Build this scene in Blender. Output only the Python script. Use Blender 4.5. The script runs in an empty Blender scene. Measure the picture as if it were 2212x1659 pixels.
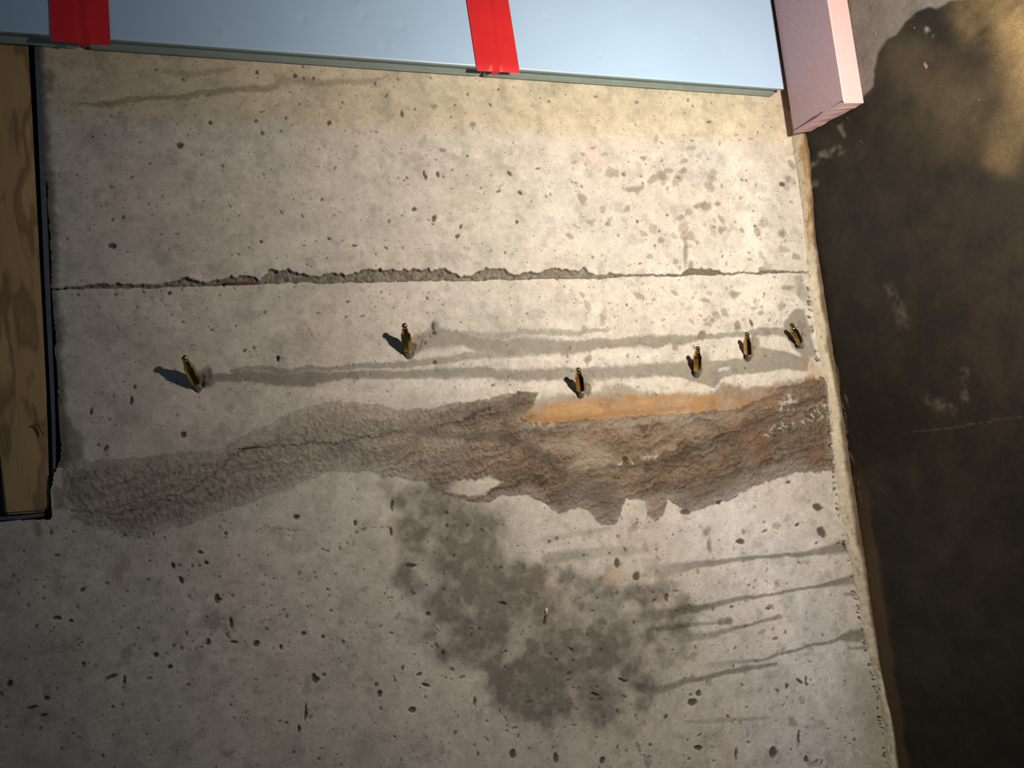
import bpy, bmesh, math, random
import numpy as np
from mathutils import Vector, Matrix

S = bpy.context.scene
COL = S.collection
random.seed(4)

# ------------------------------------------------------------------ camera
# The photograph is turned a quarter: world down (-Z) points to picture right.
# Bare wall = plane y=0, floor = plane z=0, room on the -Y side.
F_PX, CX, CY = 1850.0, 1106.0, 829.5
ROT = np.array([[-0.11458908, -0.36632606, -0.92340379],
                [-0.98883066, 0.13123741, 0.07064462],
                [0.09530616, 0.92118508, -0.37727282]])
CAM = np.array([0.0, -1.3034, 1.205])
cd = bpy.data.cameras.new('camera')
cam = bpy.data.objects.new('camera', cd)
COL.objects.link(cam)
cd.sensor_width = 36.0
cd.lens = F_PX / 2212.0 * 36.0
cd.clip_start = 0.02
m = Matrix.Identity(4)
for r in range(3):
    m[r][0] = ROT[0][r]; m[r][1] = -ROT[1][r]; m[r][2] = -ROT[2][r]; m[r][3] = CAM[r]
cam.matrix_world = m
S.camera = cam

# ------------------------------------------------------------------ light
S.view_settings.view_transform = 'Standard'
S.view_settings.look = 'None'
S.view_settings.gamma = 1.0
S.view_settings.exposure = 0.0
S.view_settings.use_curve_mapping = False
world = bpy.data.worlds.new('world')
S.world = world
world.use_nodes = True
wb = world.node_tree.nodes['Background']
wb.inputs[0].default_value = (0.52, 0.74, 1.0, 1)
wb.inputs[1].default_value = 0.055
# the work lamp low over the floor, found from the six packer shadows
LAMP = Vector((0.385, -0.815, 0.415))
ld = bpy.data.lights.new('work_lamp', 'SPOT')
lamp = bpy.data.objects.new('work_lamp', ld)
COL.objects.link(lamp)
ld.energy = 45.0
ld.color = (1.0, 0.86, 0.69)
ld.shadow_soft_size = 0.022
ld.spot_size = math.radians(176)
ld.spot_blend = 1.0
lamp.location = LAMP
lamp.rotation_euler = (Vector((0.35, 0.0, 0.10)) - LAMP).to_track_quat('-Z', 'Y').to_euler()


# ------------------------------------------------------------------ helpers
def ray(u, v):
    return ROT.T @ np.array([(u - CX) / F_PX, (v - CY) / F_PX, 1.0])

def on_y(u, v, y=0.0):
    d = ray(u, v)
    return CAM + d * ((y - CAM[1]) / d[1])

def on_z(u, v, z=0.0):
    d = ray(u, v)
    return CAM + d * ((z - CAM[2]) / d[2])

def project(P):
    q = (P - CAM) @ ROT.T
    return CX + F_PX * q[..., 0] / q[..., 2], CY + F_PX * q[..., 1] / q[..., 2]

_tabs = {}
def vnoise(x, y, seed):
    if seed not in _tabs:
        _tabs[seed] = np.random.RandomState(seed).rand(256, 256).astype(np.float32) * 2 - 1
    T = _tabs[seed]
    fx = np.floor(x); fy = np.floor(y)
    ix = fx.astype(np.int32) & 255; iy = fy.astype(np.int32) & 255
    ax = (x - fx); ay = (y - fy)
    ax = ax * ax * (3 - 2 * ax); ay = ay * ay * (3 - 2 * ay)
    jx = (ix + 1) & 255; jy = (iy + 1) & 255
    a = T[ix, iy] * (1 - ax) + T[jx, iy] * ax
    b = T[ix, jy] * (1 - ax) + T[jx, jy] * ax
    return a * (1 - ay) + b * ay

def fbm(x, y, seed, octaves=4, gain=0.5):
    out = 0.0; amp = 1.0; tot = 0.0
    for o in range(octaves):
        out = out + amp * vnoise(x * 2 ** o + 17.3 * o, y * 2 ** o + 9.1 * o, seed + o)
        tot += amp; amp *= gain
    return out / tot

def sstep(a, b, x):
    t = np.clip((x - a) / (b - a), 0, 1)
    return t * t * (3 - 2 * t)

def stroke(U, V, pts, widths, soft=0.5, power=None):
    """mask 0..1 of a line of varying half width (pixels)"""
    out = np.zeros(U.shape, np.float32)
    p = np.array(pts, float); w = np.array(widths, float)
    if w.size == 1: w = np.full(len(p), float(w))
    g = w.max() * 2.2 + 4
    sel = (U > p[:, 0].min() - g) & (U < p[:, 0].max() + g) & (V > p[:, 1].min() - g) & (V < p[:, 1].max() + g)
    u = U[sel]; v = V[sel]
    res = np.zeros(u.shape, np.float32)
    for i in range(len(p) - 1):
        d = p[i + 1] - p[i]; L2 = d @ d
        t = np.clip(((u - p[i, 0]) * d[0] + (v - p[i, 1]) * d[1]) / L2, 0, 1)
        dist = np.hypot(u - p[i, 0] - t * d[0], v - p[i, 1] - t * d[1])
        ww = w[i] + (w[i + 1] - w[i]) * t
        m1 = 1 - sstep(ww * (1 - soft), ww * (1 + soft), dist)
        if power is not None: m1 = m1 * (power[i] + (power[i + 1] - power[i]) * t)
        res = np.maximum(res, m1)
    out[sel] = res
    return out

def poly_sd(U, V, pts, margin):
    """signed distance (pixels, inside positive), -margin away from the polygon"""
    p = np.array(pts, float)
    out = np.full(U.shape, -margin, np.float32)
    sel = (U > p[:, 0].min() - margin) & (U < p[:, 0].max() + margin) & (V > p[:, 1].min() - margin) & (V < p[:, 1].max() + margin)
    u = U[sel]; v = V[sel]
    best = np.full(u.shape, 1e9); ins = np.zeros(u.shape, bool)
    for i in range(len(p)):
        a = p[i]; b = p[(i + 1) % len(p)]
        d = b - a; L2 = max(d @ d, 1e-9)
        t = np.clip(((u - a[0]) * d[0] + (v - a[1]) * d[1]) / L2, 0, 1)
        best = np.minimum(best, np.hypot(u - a[0] - t * d[0], v - a[1] - t * d[1]))
        if a[1] != b[1]:
            c = ((a[1] > v) != (b[1] > v)) & (u < (b[0] - a[0]) * (v - a[1]) / (b[1] - a[1]) + a[0])
            ins ^= c
    out[sel] = np.clip(np.where(ins, best, -best), -margin, margin)
    return out

def poly(U, V, pts, soft):
    return sstep(-soft, soft, poly_sd(U, V, pts, soft * 1.5 + 2))

def mix(c, col, mask):
    return c + (np.array(col, np.float32) - c) * mask[..., None]

def tag(o, label=None, cat=None, group=None, kind=None):
    if label: o['label'] = label
    if cat: o['category'] = cat
    if group: o['group'] = group
    if kind: o['kind'] = kind
    return o

def link(name, me, mat=None, parent=None):
    o = bpy.data.objects.new(name, me)
    COL.objects.link(o)
    if mat: me.materials.append(mat)
    if parent: o.parent = parent
    return o

def empty(name, loc=(0, 0, 0)):
    o = bpy.data.objects.new(name, None)
    COL.objects.link(o)
    o.location = loc
    o.empty_display_size = 0.02
    return o

def mesh_np(name, verts, quads, smooth=True, col=None):
    me = bpy.data.meshes.new(name)
    verts = np.ascontiguousarray(verts, np.float32); quads = np.ascontiguousarray(quads, np.int32)
    me.vertices.add(len(verts)); me.vertices.foreach_set('co', verts.ravel())
    me.loops.add(quads.size); me.loops.foreach_set('vertex_index', quads.ravel())
    me.polygons.add(len(quads))
    me.polygons.foreach_set('loop_start', np.arange(0, quads.size, 4, dtype=np.int32))
    me.polygons.foreach_set('loop_total', np.full(len(quads), 4, np.int32))
    if smooth: me.polygons.foreach_set('use_smooth', np.ones(len(quads), bool))
    me.update(calc_edges=True)
    if col is not None:
        a = me.color_attributes.new('stain', 'FLOAT_COLOR', 'POINT')
        a.data.foreach_set('color', np.ascontiguousarray(col, np.float32).ravel())
    return me

def bm_mesh(name, bm, smooth=False, angle=None):
    me = bpy.data.meshes.new(name)
    bmesh.ops.recalc_face_normals(bm, faces=bm.faces[:])
    if smooth:
        for f in bm.faces: f.smooth = True
        if angle:
            for e in bm.edges:
                if len(e.link_faces) == 2 and e.calc_face_angle(0) > angle: e.smooth = False
    bm.to_mesh(me); bm.free()
    return me

def prism(bm, ring_a, ring_b):
    a = [bm.verts.new(p) for p in ring_a]; b = [bm.verts.new(p) for p in ring_b]
    n = len(a)
    for i in range(n):
        bm.faces.new((a[i], a[(i + 1) % n], b[(i + 1) % n], b[i]))
    bm.faces.new(a[::-1]); bm.faces.new(b)

def lathe(bm, prof, n=16, frame=None, cap=True):
    """prof: (along, radius); frame: (origin, axis)"""
    o, ax = frame
    ax = Vector(ax).normalized(); s = ax.orthogonal().normalized(); t = ax.cross(s)
    rings = []
    for (h, r) in prof:
        rings.append([bm.verts.new(Vector(o) + ax * h + (s * math.cos(2 * math.pi * i / n) + t * math.sin(2 * math.pi * i / n)) * r) for i in range(n)])
    for a, b in zip(rings, rings[1:]):
        for i in range(n):
            bm.faces.new((a[i], a[(i + 1) % n], b[(i + 1) % n], b[i]))
    if cap:
        bm.faces.new(rings[0][::-1]); bm.faces.new(rings[-1])


# ------------------------------------------------------------------ materials
class NT:
    def __init__(self, name):
        self.mat = bpy.data.materials.new(name)
        self.mat.use_nodes = True
        self.t = self.mat.node_tree
        self.p = self.t.nodes['Principled BSDF']
    def n(self, kind, **kw):
        nd = self.t.nodes.new(kind)
        for k, v in kw.items():
            if hasattr(nd, k): setattr(nd, k, v)
            else: nd.inputs[k.replace('_', ' ')].default_value = v
        return nd
    def l(self, a, b): self.t.links.new(a, b)
    def coords(self, scale=(1, 1, 1), rot=(0, 0, 0)):
        tc = self.n('ShaderNodeTexCoord'); mp = self.n('ShaderNodeMapping')
        mp.inputs['Scale'].default_value = scale; mp.inputs['Rotation'].default_value = rot
        self.l(tc.outputs['Object'], mp.inputs['Vector'])
        return mp.outputs['Vector']
    def noise(self, vec, scale, detail=4, rough=0.6):
        nd = self.n('ShaderNodeTexNoise')
        nd.inputs['Scale'].default_value = scale; nd.inputs['Detail'].default_value = detail
        nd.inputs['Roughness'].default_value = rough
        self.l(vec, nd.inputs['Vector'])
        return nd.outputs['Fac']
    def ramp(self, fac, stops):
        nd = self.n('ShaderNodeValToRGB')
        el = nd.color_ramp.elements
        while len(el) < len(stops): el.new(0.5)
        for e, (pos, c) in zip(el, stops):
            e.position = pos; e.color = (c[0], c[1], c[2], 1) if len(c) == 3 else c
        self.l(fac, nd.inputs[0])
        return nd.outputs[0]
    def mul(self, a, b, fac=1.0, mode='MULTIPLY'):
        nd = self.n('ShaderNodeMix', data_type='RGBA', blend_type=mode)
        nd.inputs[0].default_value = fac
        self.l(a, nd.inputs[6]); self.l(b, nd.inputs[7])
        return nd.outputs[2]
    def math(self, op, a, b=None, c=None):
        nd = self.n('ShaderNodeMath', operation=op)
        for i, x in enumerate((a, b, c)):
            if x is None: continue
            if isinstance(x, (int, float)): nd.inputs[i].default_value = x
            else: self.l(x, nd.inputs[i])
        return nd.outputs[0]
    def bump(self, h, strength=0.4, dist=0.001):
        nd = self.n('ShaderNodeBump')
        nd.inputs['Strength'].default_value = strength; nd.inputs['Distance'].default_value = dist
        self.l(h, nd.inputs['Height']); self.l(nd.outputs[0], self.p.inputs['Normal'])

def g(v): return (v, v, v)

def concrete_mat(name, grain=0.22, bump=0.5, specks=True, wet_rough=0.38, scale=1.0, bdist=0.0009):
    k = NT(name)
    at = k.n('ShaderNodeVertexColor', layer_name='stain')
    vec = k.coords((scale, scale, scale))
    n1 = k.noise(vec, 420, 5, 0.7)
    n2 = k.noise(vec, 75, 4, 0.65)
    c = k.mul(at.outputs['Color'], k.ramp(n1, [(0.25, g(1 - grain)), (0.75, g(1 + grain * 0.6))]))
    c = k.mul(c, k.ramp(n2, [(0.3, (0.90, 0.89, 0.87)), (0.7, (1.07, 1.07, 1.08))]))
    hgt = n1
    if specks:  # pin holes: dirt and the shade inside them painted as dark dots
        for sc, thr in ((150.0, 0.16), (330.0, 0.20)):
            vo = k.n('ShaderNodeTexVoronoi', feature='F1')
            vo.inputs['Scale'].default_value = sc; vo.inputs['Randomness'].default_value = 1.0
            k.l(vec, vo.inputs['Vector'])
            sep = k.n('ShaderNodeSeparateColor'); k.l(vo.outputs['Color'], sep.inputs[0])
            size = k.math('MULTIPLY', k.math('POWER', sep.outputs[0], 4.0), thr * 1.5)
            m_ = k.math('LESS_THAN', vo.outputs['Distance'], size)
            nd = k.n('ShaderNodeMix', data_type='RGBA')
            k.l(k.math('MULTIPLY', m_, 0.62), nd.inputs[0]); k.l(c, nd.inputs[6])
            nd.inputs[7].default_value = (0.10, 0.085, 0.07, 1)
            c = nd.outputs[2]
            hgt = k.math('SUBTRACT', hgt, k.math('MULTIPLY', m_, 0.8))
    k.l(c, k.p.inputs['Base Color'])
    mr = k.n('ShaderNodeMapRange')
    mr.inputs['To Min'].default_value = 0.92; mr.inputs['To Max'].default_value = wet_rough
    k.l(at.outputs['Alpha'], mr.inputs['Value']); k.l(mr.outputs[0], k.p.inputs['Roughness'])
    k.p.inputs['Specular IOR Level'].default_value = 0.3
    k.bump(hgt, bump, bdist)
    return k.mat

def plain_mat(name, col, rough=0.6, metal=0.0, vary=0.12, scale=60, bump=0.15, spec=0.4, stretch=(1, 1, 1)):
    k = NT(name)
    vec = k.coords(stretch)
    n1 = k.noise(vec, scale, 5, 0.65)
    lo = tuple(c * (1 - vary) for c in col); hi = tuple(min(1, c * (1 + vary)) for c in col)
    k.l(k.ramp(n1, [(0.3, lo), (0.7, hi)]), k.p.inputs['Base Color'])
    k.p.inputs['Roughness'].default_value = rough
    k.p.inputs['Metallic'].default_value = metal
    k.p.inputs['Specular IOR Level'].default_value = spec
    if bump: k.bump(n1, bump, 0.0006)
    return k.mat

M_WALL = concrete_mat('concrete_wall')
M_MORTAR = concrete_mat('repair_mortar', grain=0.45, bump=1.0, specks=False, bdist=0.0022)
M_SEAM = concrete_mat('broken_concrete', grain=0.45, bump=1.0, specks=False, bdist=0.0022)
M_FLOOR = concrete_mat('slab', grain=0.50, bump=0.35, specks=False, wet_rough=0.42)
M_FILLET = concrete_mat('joint_mortar', grain=0.22, bump=0.7, specks=True)
M_FACER = plain_mat('blue_white_facer', (0.47, 0.68, 0.97), 0.36, 0.0, 0.03, 9, 0.05, 0.5)
M_EDGE = plain_mat('grey_green_edge', (0.30, 0.39, 0.39), 0.30, 0.30, 0.10, 160, 0.2, 0.6, (1, 1, 0.25))
M_CORE = plain_mat('foam_core', (0.10, 0.09, 0.07), 0.9, 0, 0.2, 120, 0.3)
M_TAPE = plain_mat('red_tape', (0.72, 0.026, 0.034), 0.45, 0, 0.08, 30, 0.05, 0.35)
M_PINK = plain_mat('pink_foam', (0.80, 0.55, 0.58), 0.8, 0, 0.05, 220, 0.25, 0.2)
M_PINKTOP = plain_mat('dark_pink_top', (0.36, 0.262, 0.30), 0.75, 0, 0.10, 190, 0.2, 0.2)  # darker mauve tone, used on the upward faces only
M_PEN = plain_mat('marker_ink', (0.10, 0.06, 0.10), 0.6, 0, 0.3, 300, 0)
M_BRASS = plain_mat('brass', (0.50, 0.335, 0.115), 0.17, 1.0, 0.12, 260, 0.05)
M_STEEL = plain_mat('nipple_steel', (0.50, 0.40, 0.24), 0.25, 1.0, 0.1, 260, 0.05)
M_HOLE = plain_mat('nipple_hole', (0.03, 0.025, 0.02), 0.6, 0, 0.1, 200, 0)
M_COLLAR = plain_mat('grey_collar', (0.22, 0.21, 0.18), 0.25, 0.3, 0.15, 300, 0.2, 0.6)
M_GASKET = plain_mat('blue_grey_gasket', (0.10, 0.125, 0.17), 0.45, 0, 0.15, 90, 0.2, 0.4)
M_RUST = plain_mat('rust', (0.12, 0.062, 0.036), 0.9, 0, 0.4, 240, 0.5)
M_SPLINT = plain_mat('pale_wood', (0.75, 0.55, 0.32), 0.7, 0, 0.15, 300, 0.2)
M_CRUMB = plain_mat('pale_crumb', (0.23, 0.21, 0.18), 0.9, 0, 0.2, 300, 0.5)
M_CHIP = plain_mat('brown_stone', (0.17, 0.135, 0.085), 0.8, 0, 0.25, 300, 0.4)
M_NAIL = plain_mat('dull_nail', (0.28, 0.19, 0.09), 0.4, 0.6, 0.2, 200, 0.1)

def wood_mat():
    k = NT('window_wood')
    n0 = k.noise(k.coords((2.2, 8.0, 9.0), (0, 0.16, 0)), 2.6, 3, 0.55)
    c = k.ramp(n0, [(0.28, (0.52, 0.375, 0.185)), (0.50, (0.47, 0.325, 0.155)), (0.54, (0.27, 0.175, 0.085)), (0.60, (0.36, 0.245, 0.12)), (0.64, (0.55, 0.40, 0.20))])
    fine = k.noise(k.coords((8, 60, 400)), 3.0, 4, 0.6)
    c = k.mul(c, k.ramp(fine, [(0.3, g(0.82)), (0.7, g(1.08))]))
    k.l(c, k.p.inputs['Base Color'])
    k.p.inputs['Roughness'].default_value = 0.7
    k.bump(fine, 0.25, 0.0008)
    return k.mat
M_WOOD = wood_mat()

# ------------------------------------------------------------------ wall
H = 0.0014
X0, X1, Z0, Z1 = -0.705, 0.705, -0.012, 1.475
NX = int(round((X1 - X0) / H)) + 1
NZ = int(round((Z1 - Z0) / H)) + 1
xs = np.linspace(X0, X1, NX); zs = np.linspace(Z0, Z1, NZ)
X, Z = np.meshgrid(xs, zs)                       # (NZ, NX)
U, V = project(np.stack([X, np.zeros_like(X), Z], -1))
U = U.astype(np.float32); V = V.astype(np.float32)
# wobble so that no stain has a ruled edge
wu = fbm(X * 28, Z * 28, 101, 4); wv_ = fbm(X * 28, Z * 28, 131, 4)
wf = fbm(X * 150, Z * 150, 151, 3); wf2 = fbm(X * 150, Z * 150, 171, 3)
UW = U + 9 * wu + 5 * wf
VW = V + 9 * wv_ + 5 * wf2
US = U + 4 * wu + 2.5 * wf
VS = V + 4 * wv_ + 2.5 * wf2

low = fbm(X * 5, Z * 5, 11, 4)
mid = fbm(X * 32, Z * 32, 23, 4)
fine = fbm(X * 160, Z * 160, 37, 4)
C = np.empty(X.shape + (3,), np.float32)
C[:] = (0.600, 0.575, 0.535)
blotch = fbm(X * 75 + 5, Z * 75, 71, 4)
C *= (1 + 0.10 * low + 0.17 * mid + 0.10 * fine + 0.10 * blotch)[..., None]
C *= (1 - 0.16 * sstep(0.12, 0.5, fbm(X * 48, Z * 48, 83, 4)))[..., None]
# slow hue drift: greenish and pinkish clouds
hue = fbm(X * 9, Z * 9, 57, 3)
C *= 1 + hue[..., None] * np.array([0.035, -0.005, -0.015], np.float32)
D = (0.0006 * low + 0.00035 * mid + 0.00018 * fine).astype(np.float32)     # relief, + = out of the wall
WET = np.zeros(X.shape, np.float32)

def dampen(mask, f, tint=(1.0, 0.985, 0.96), wet=0.6):
    global C, WET
    k = 1 - mask[..., None] * (1 - f * np.array(tint, np.float32))
    C *= k
    WET = np.maximum(WET, mask * wet)

# tan strip along the insulation boards
tan = 1 - sstep(-22, 22, VW - (248 + 0.035 * U))
C *= 1 + tan[..., None] * np.array([-0.03, -0.075, -0.21], np.float32)
pale = sstep(-30, 30, UW - 1180) * (1 - sstep(-20, 20, VW - 1010))
C *= 1 + 0.05 * pale[..., None]
# pale cement bloom under the streaks
for pts, w in (([(1500, 250), (1580, 290), (1620, 420), (1640, 620)], [26, 40, 34, 40]),
               ([(690, 850), (820, 830), (1000, 830), (1200, 830)], [16, 22, 16, 10]),
               ([(1000, 765), (1240, 775), (1420, 765)], [6, 12, 8]),
               ([(1640, 1250), (1700, 1400), (1780, 1500)], [30, 30, 30])):
    C *= 1 + 0.14 * stroke(UW, VW, pts, w, 0.8)[..., None]

lil = stroke(U + 40 * wu, V + 40 * wv_, [(1560, 1120), (1680, 1300), (1740, 1470), (1700, 1640)], [90, 130, 120, 90], .9)
C *= 1 + lil[..., None] * np.array([0.13, 0.16, 0.28], np.float32)
# --- form seam, broken along its upper side
SEAM = np.array([(110, 623), (340, 620), (560, 613), (800, 608), (1000, 605), (1250, 600), (1480, 594), (1740, 588)], float)
seam_v = np.interp(US, SEAM[:, 0], SEAM[:, 1])
CHIP = np.array([(110, 1), (150, 3), (205, 9), (300, 8), (350, 5), (385, 13), (400, 17), (440, 5), (455, 9), (480, 10), (500, 16), (552, 15), (560, 4),
                 (566, 12), (580, 30), (600, 22), (622, 26), (645, 18), (690, 14), (722, 24), (745, 14), (780, 18), (800, 27),
                 (850, 24), (900, 23), (955, 22), (985, 17), (1000, 7), (1020, 12), (1035, 22), (1090, 21), (1112, 9), (1140, 15),
                 (1163, 10), (1185, 18), (1212, 21), (1250, 14), (1262, 28), (1270, 14), (1290, 5), (1320, 9), (1350, 3), (1470, 3),
                 (1490, 12), (1545, 11), (1560, 3), (1630, 2), (1650, 5), (1690, 5), (1700, 1), (1760, 1)], float)
up = seam_v - VS                                     # pixels toward the boards
ch = np.interp(US, CHIP[:, 0], CHIP[:, 1]) * (1 + 0.35 * wf)
chip = sstep(-1.2, 1.2, ch - up) * sstep(-1.5, 0.5, up)
chip *= (U > 100) & (U < 1760)
line = (1 - sstep(0.8, 2.4, np.abs(up))) * (U > 105) * (U < 1745)
seam_rough = fbm(X * 190, Z * 190, 211, 3)
C = mix(C, (0.27, 0.245, 0.205), chip * 0.9)
C *= (1 + 0.5 * chip * seam_rough)[..., None]
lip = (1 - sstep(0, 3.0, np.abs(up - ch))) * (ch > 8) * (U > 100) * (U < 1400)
C = mix(C, (0.12, 0.10, 0.08), lip * np.clip(.55 + seam_rough, 0, 1) * .8)  # shade along the chips' upper edge painted into the colour
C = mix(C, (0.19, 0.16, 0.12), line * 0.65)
dark = stroke(US, VS, [(1480, 590), (1550, 588)], [7, 6], 0.4) + stroke(US, VS, [(1655, 590), (1690, 588)], [3, 3], 0.4)
C = mix(C, (0.20, 0.17, 0.13), np.clip(dark, 0, 1) * 0.7)
D -= chip * (0.0055 + 0.004 * seam_rough) + line * 0.0018
D += 0.0009 * sstep(-2, 2, VS - seam_v)              # the lower form board stood a little proud
SEAMMASK = np.clip(chip + 0.7 * line, 0, 1)

# --- brown streaks below the boards
s = stroke(UW, VW, [(172, 226), (250, 222), (330, 215), (430, 203), (520, 193), (600, 186)], [3, 8, 5, 7, 7, 5], 0.5)
s = np.maximum(s, stroke(UW, VW, [(600, 182), (650, 176), (700, 178), (780, 172), (840, 168)], [9, 8, 7, 6, 2], 0.6) * 0.75)
s = np.maximum(s, stroke(UW, VW, [(355, 155), (400, 158), (440, 154), (500, 146)], [5, 8, 4, 3], 0.6) * 0.6)
s = np.maximum(s, stroke(UW, VW, [(835, 260), (850, 245)], [6, 4], 0.6) * 0.5)
dampen(s * (0.80 + 0.3 * fine), 0.52, (1.0, 0.97, 0.88), 0.1)

# --- wet streaks running down from the packers
wet = np.zeros(X.shape, np.float32)
def addwet(pts, w, k=1.0, soft=0.35):
    global wet
    wet = np.maximum(wet, k * stroke(UW * 0.6 + US * 0.4, VW * 0.6 + VS * 0.4, pts, w, soft))
addwet([(898, 742), (940, 728), (1000, 735), (1050, 745), (1120, 752), (1200, 750), (1300, 745), (1400, 738), (1470, 733), (1520, 727), (1600, 722), (1690, 716), (1740, 712)],
       [16, 24, 16, 19, 22, 16, 12, 11, 10, 6, 6, 9, 14])
addwet([(936, 722), (938, 704)], [14, 10])
addwet([(1000, 722), (1100, 721), (1200, 718), (1310, 713)], [7, 6, 7, 4], 0.75, 0.6)
addwet([(590, 802), (650, 798), (750, 794), (830, 788), (920, 778), (1000, 773), (1060, 765), (1110, 755)], [3, 5, 5, 7, 7, 8, 11, 10], 0.9)
addwet([(455, 812), (530, 815), (590, 819), (660, 818), (740, 812), (850, 808), (940, 806), (1040, 808), (1130, 809), (1240, 808), (1330, 803), (1430, 800), (1500, 797), (1560, 798)],
       [8, 11, 15, 15, 9, 10, 12, 11, 13, 13, 14, 15, 20, 16])
addwet([(500, 800), (570, 797), (640, 797)], [3, 5, 4], 0.7)
addwet([(440, 812), (450, 822)], [20, 16])
wet = np.maximum(wet, poly(US, VS, [(1480, 796), (1530, 778), (1600, 776), (1632, 748), (1690, 757), (1725, 768), (1752, 770), (1742, 802), (1690, 797), (1640, 806), (1590, 808), (1560, 818), (1540, 838), (1500, 826), (1440, 812)], 3))
wet = np.maximum(wet, poly(US, VS, [(1705, 680), (1722, 668), (1738, 668), (1752, 715), (1765, 770), (1735, 772), (1712, 748), (1692, 722), (1694, 700)], 3.5))
wet = np.maximum(wet, poly(US, VS, [(1616, 745), (1628, 720), (1640, 735), (1632, 772), (1606, 776)], 3))
wet = np.maximum(wet, poly(US, VS, [(1714, 598), (1728, 592), (1745, 640), (1738, 655), (1722, 640)], 4) * 0.7)
dry = stroke(UW, VW, [(1552, 797), (1572, 794)], [4, 4], .7) * .8
wet = wet * (1 - dry)
dampen(wet * (0.92 + 0.15 * mid), 0.43, (1.0, 0.985, 0.95), 0.65)

# --- damp bloom in the middle and the drips out of it
w1 = fbm(X * 11, Z * 11, 821, 3); w2 = fbm(X * 11, Z * 11, 841, 3)
bl = poly(U + 32 * w1 + 26 * wu + 8 * wf, V + 32 * w2 + 26 * wv_ + 8 * wf2,
          [(835, 1060), (940, 1030), (1060, 1085), (1110, 1120), (1090, 1190), (1170, 1225), (1240, 1235), (1330, 1262), (1440, 1265), (1520, 1300), (1480, 1345),
           (1500, 1380), (1460, 1430), (1400, 1490), (1370, 1530), (1290, 1565), (1215, 1580), (1140, 1560), (1090, 1540), (1050, 1500), (1040, 1455),
           (950, 1420), (900, 1380), (885, 1320), (860, 1240), (855, 1150)], 26)
cl = fbm(X * 16 + 3, Z * 16, 307, 4)
cl3 = fbm(X * 42, Z * 42, 861, 4)
bl = bl * np.clip(0.80 + 0.85 * cl + 0.75 * cl3, 0.08, 1)
for cx_, cy_, r_ in ((1210, 1385, 85), (1180, 1490, 70), (1285, 1490, 65), (1110, 1320, 50), (1180, 1325, 55), (1230, 1430, 80), (1080, 1480, 28), (1330, 1380, 60), (900, 1265, 22), (1290, 1540, 40), (1000, 1130, 60), (860, 1080, 22), (1060, 1265, 40)):
    bl = np.maximum(bl, np.exp(-((UW - cx_) ** 2 + (VW - cy_) ** 2) / r_ ** 2) * 0.98)
for cx_, cy_, r_ in ((925, 1240, 30), (905, 1330, 18), (960, 1385, 20), (1140, 1135, 40), (985, 1010, 30), (930, 1175, 20), (985, 1440, 24)):
    bl = bl * (1 - 0.75 * np.exp(-((UW - cx_) ** 2 + (VW - cy_) ** 2) / r_ ** 2))
dampen(np.clip(bl * (1 + 0.45 * blotch + 0.3 * fine), 0, 1), 0.34, (1.0, 0.985, 0.93), 0.25)
drip = np.zeros(X.shape, np.float32)
for pts, w, k in (
    ([(1826, 1180), (1795, 1186), (1765, 1192), (1700, 1199), (1640, 1205), (1560, 1215), (1490, 1222), (1440, 1232), (1390, 1240)], [13, 13, 8, 4, 4, 6, 9, 14, 10], .95),
    ([(1846, 1252), (1815, 1257), (1790, 1260), (1740, 1270), (1680, 1281), (1600, 1293), (1540, 1307), (1480, 1319), (1400, 1332), (1330, 1338)], [13, 9, 5, 3, 3, 5, 7, 9, 12, 16], .95),
    ([(1686, 1333), (1672, 1336), (1620, 1350), (1560, 1364), (1500, 1376), (1420, 1390)], [6, 4, 3, 6, 8, 9], .9),
    ([(1572, 1340), (1555, 1342)], [8, 7], 1.0), ([(1550, 1343), (1480, 1352), (1420, 1360)], [3, 5, 6], .7),
    ([(1864, 1370), (1835, 1374), (1815, 1380), (1760, 1392), (1700, 1409), (1650, 1422), (1580, 1432), (1500, 1438)], [13, 12, 5, 2.5, 3.5, 3, 5, 7], .95),
    ([(1676, 1433), (1640, 1438), (1590, 1450), (1540, 1458), (1480, 1470), (1430, 1492), (1380, 1485), (1335, 1470)], [3, 5, 6, 5, 6, 8, 10, 10], .9),
    ([(1852, 1281), (1825, 1284)], [7, 3], .8), ([(1884, 1396), (1835, 1400)], [6, 3], .7),
    ([(1480, 1556), (1560, 1556), (1660, 1550)], [3, 5, 4], .45),
    ([(1180, 1205), (1260, 1196), (1340, 1190), (1420, 1188)], [12, 11, 9, 5], .65),
    ([(1180, 1165), (1250, 1150), (1320, 1140)], [8, 7, 4], .3),
    ([(700, 1300), (640, 1330), (620, 1360)], [3, 2, 2], .2)):
    fade = [1.0] * len(pts)
    if len(pts) > 3: fade[-1] = 0.0; fade[-2] = 0.55; fade[-3] = 0.85
    drip = np.maximum(drip, k * stroke(U + 5 * wu + wf, V + 5 * wv_ + wf2, pts, w, 0.5, fade))
dampen(np.clip(drip * (0.95 + 0.25 * fine), 0, 1), 0.40, (1.0, 0.985, 0.95), 0.5)

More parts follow.
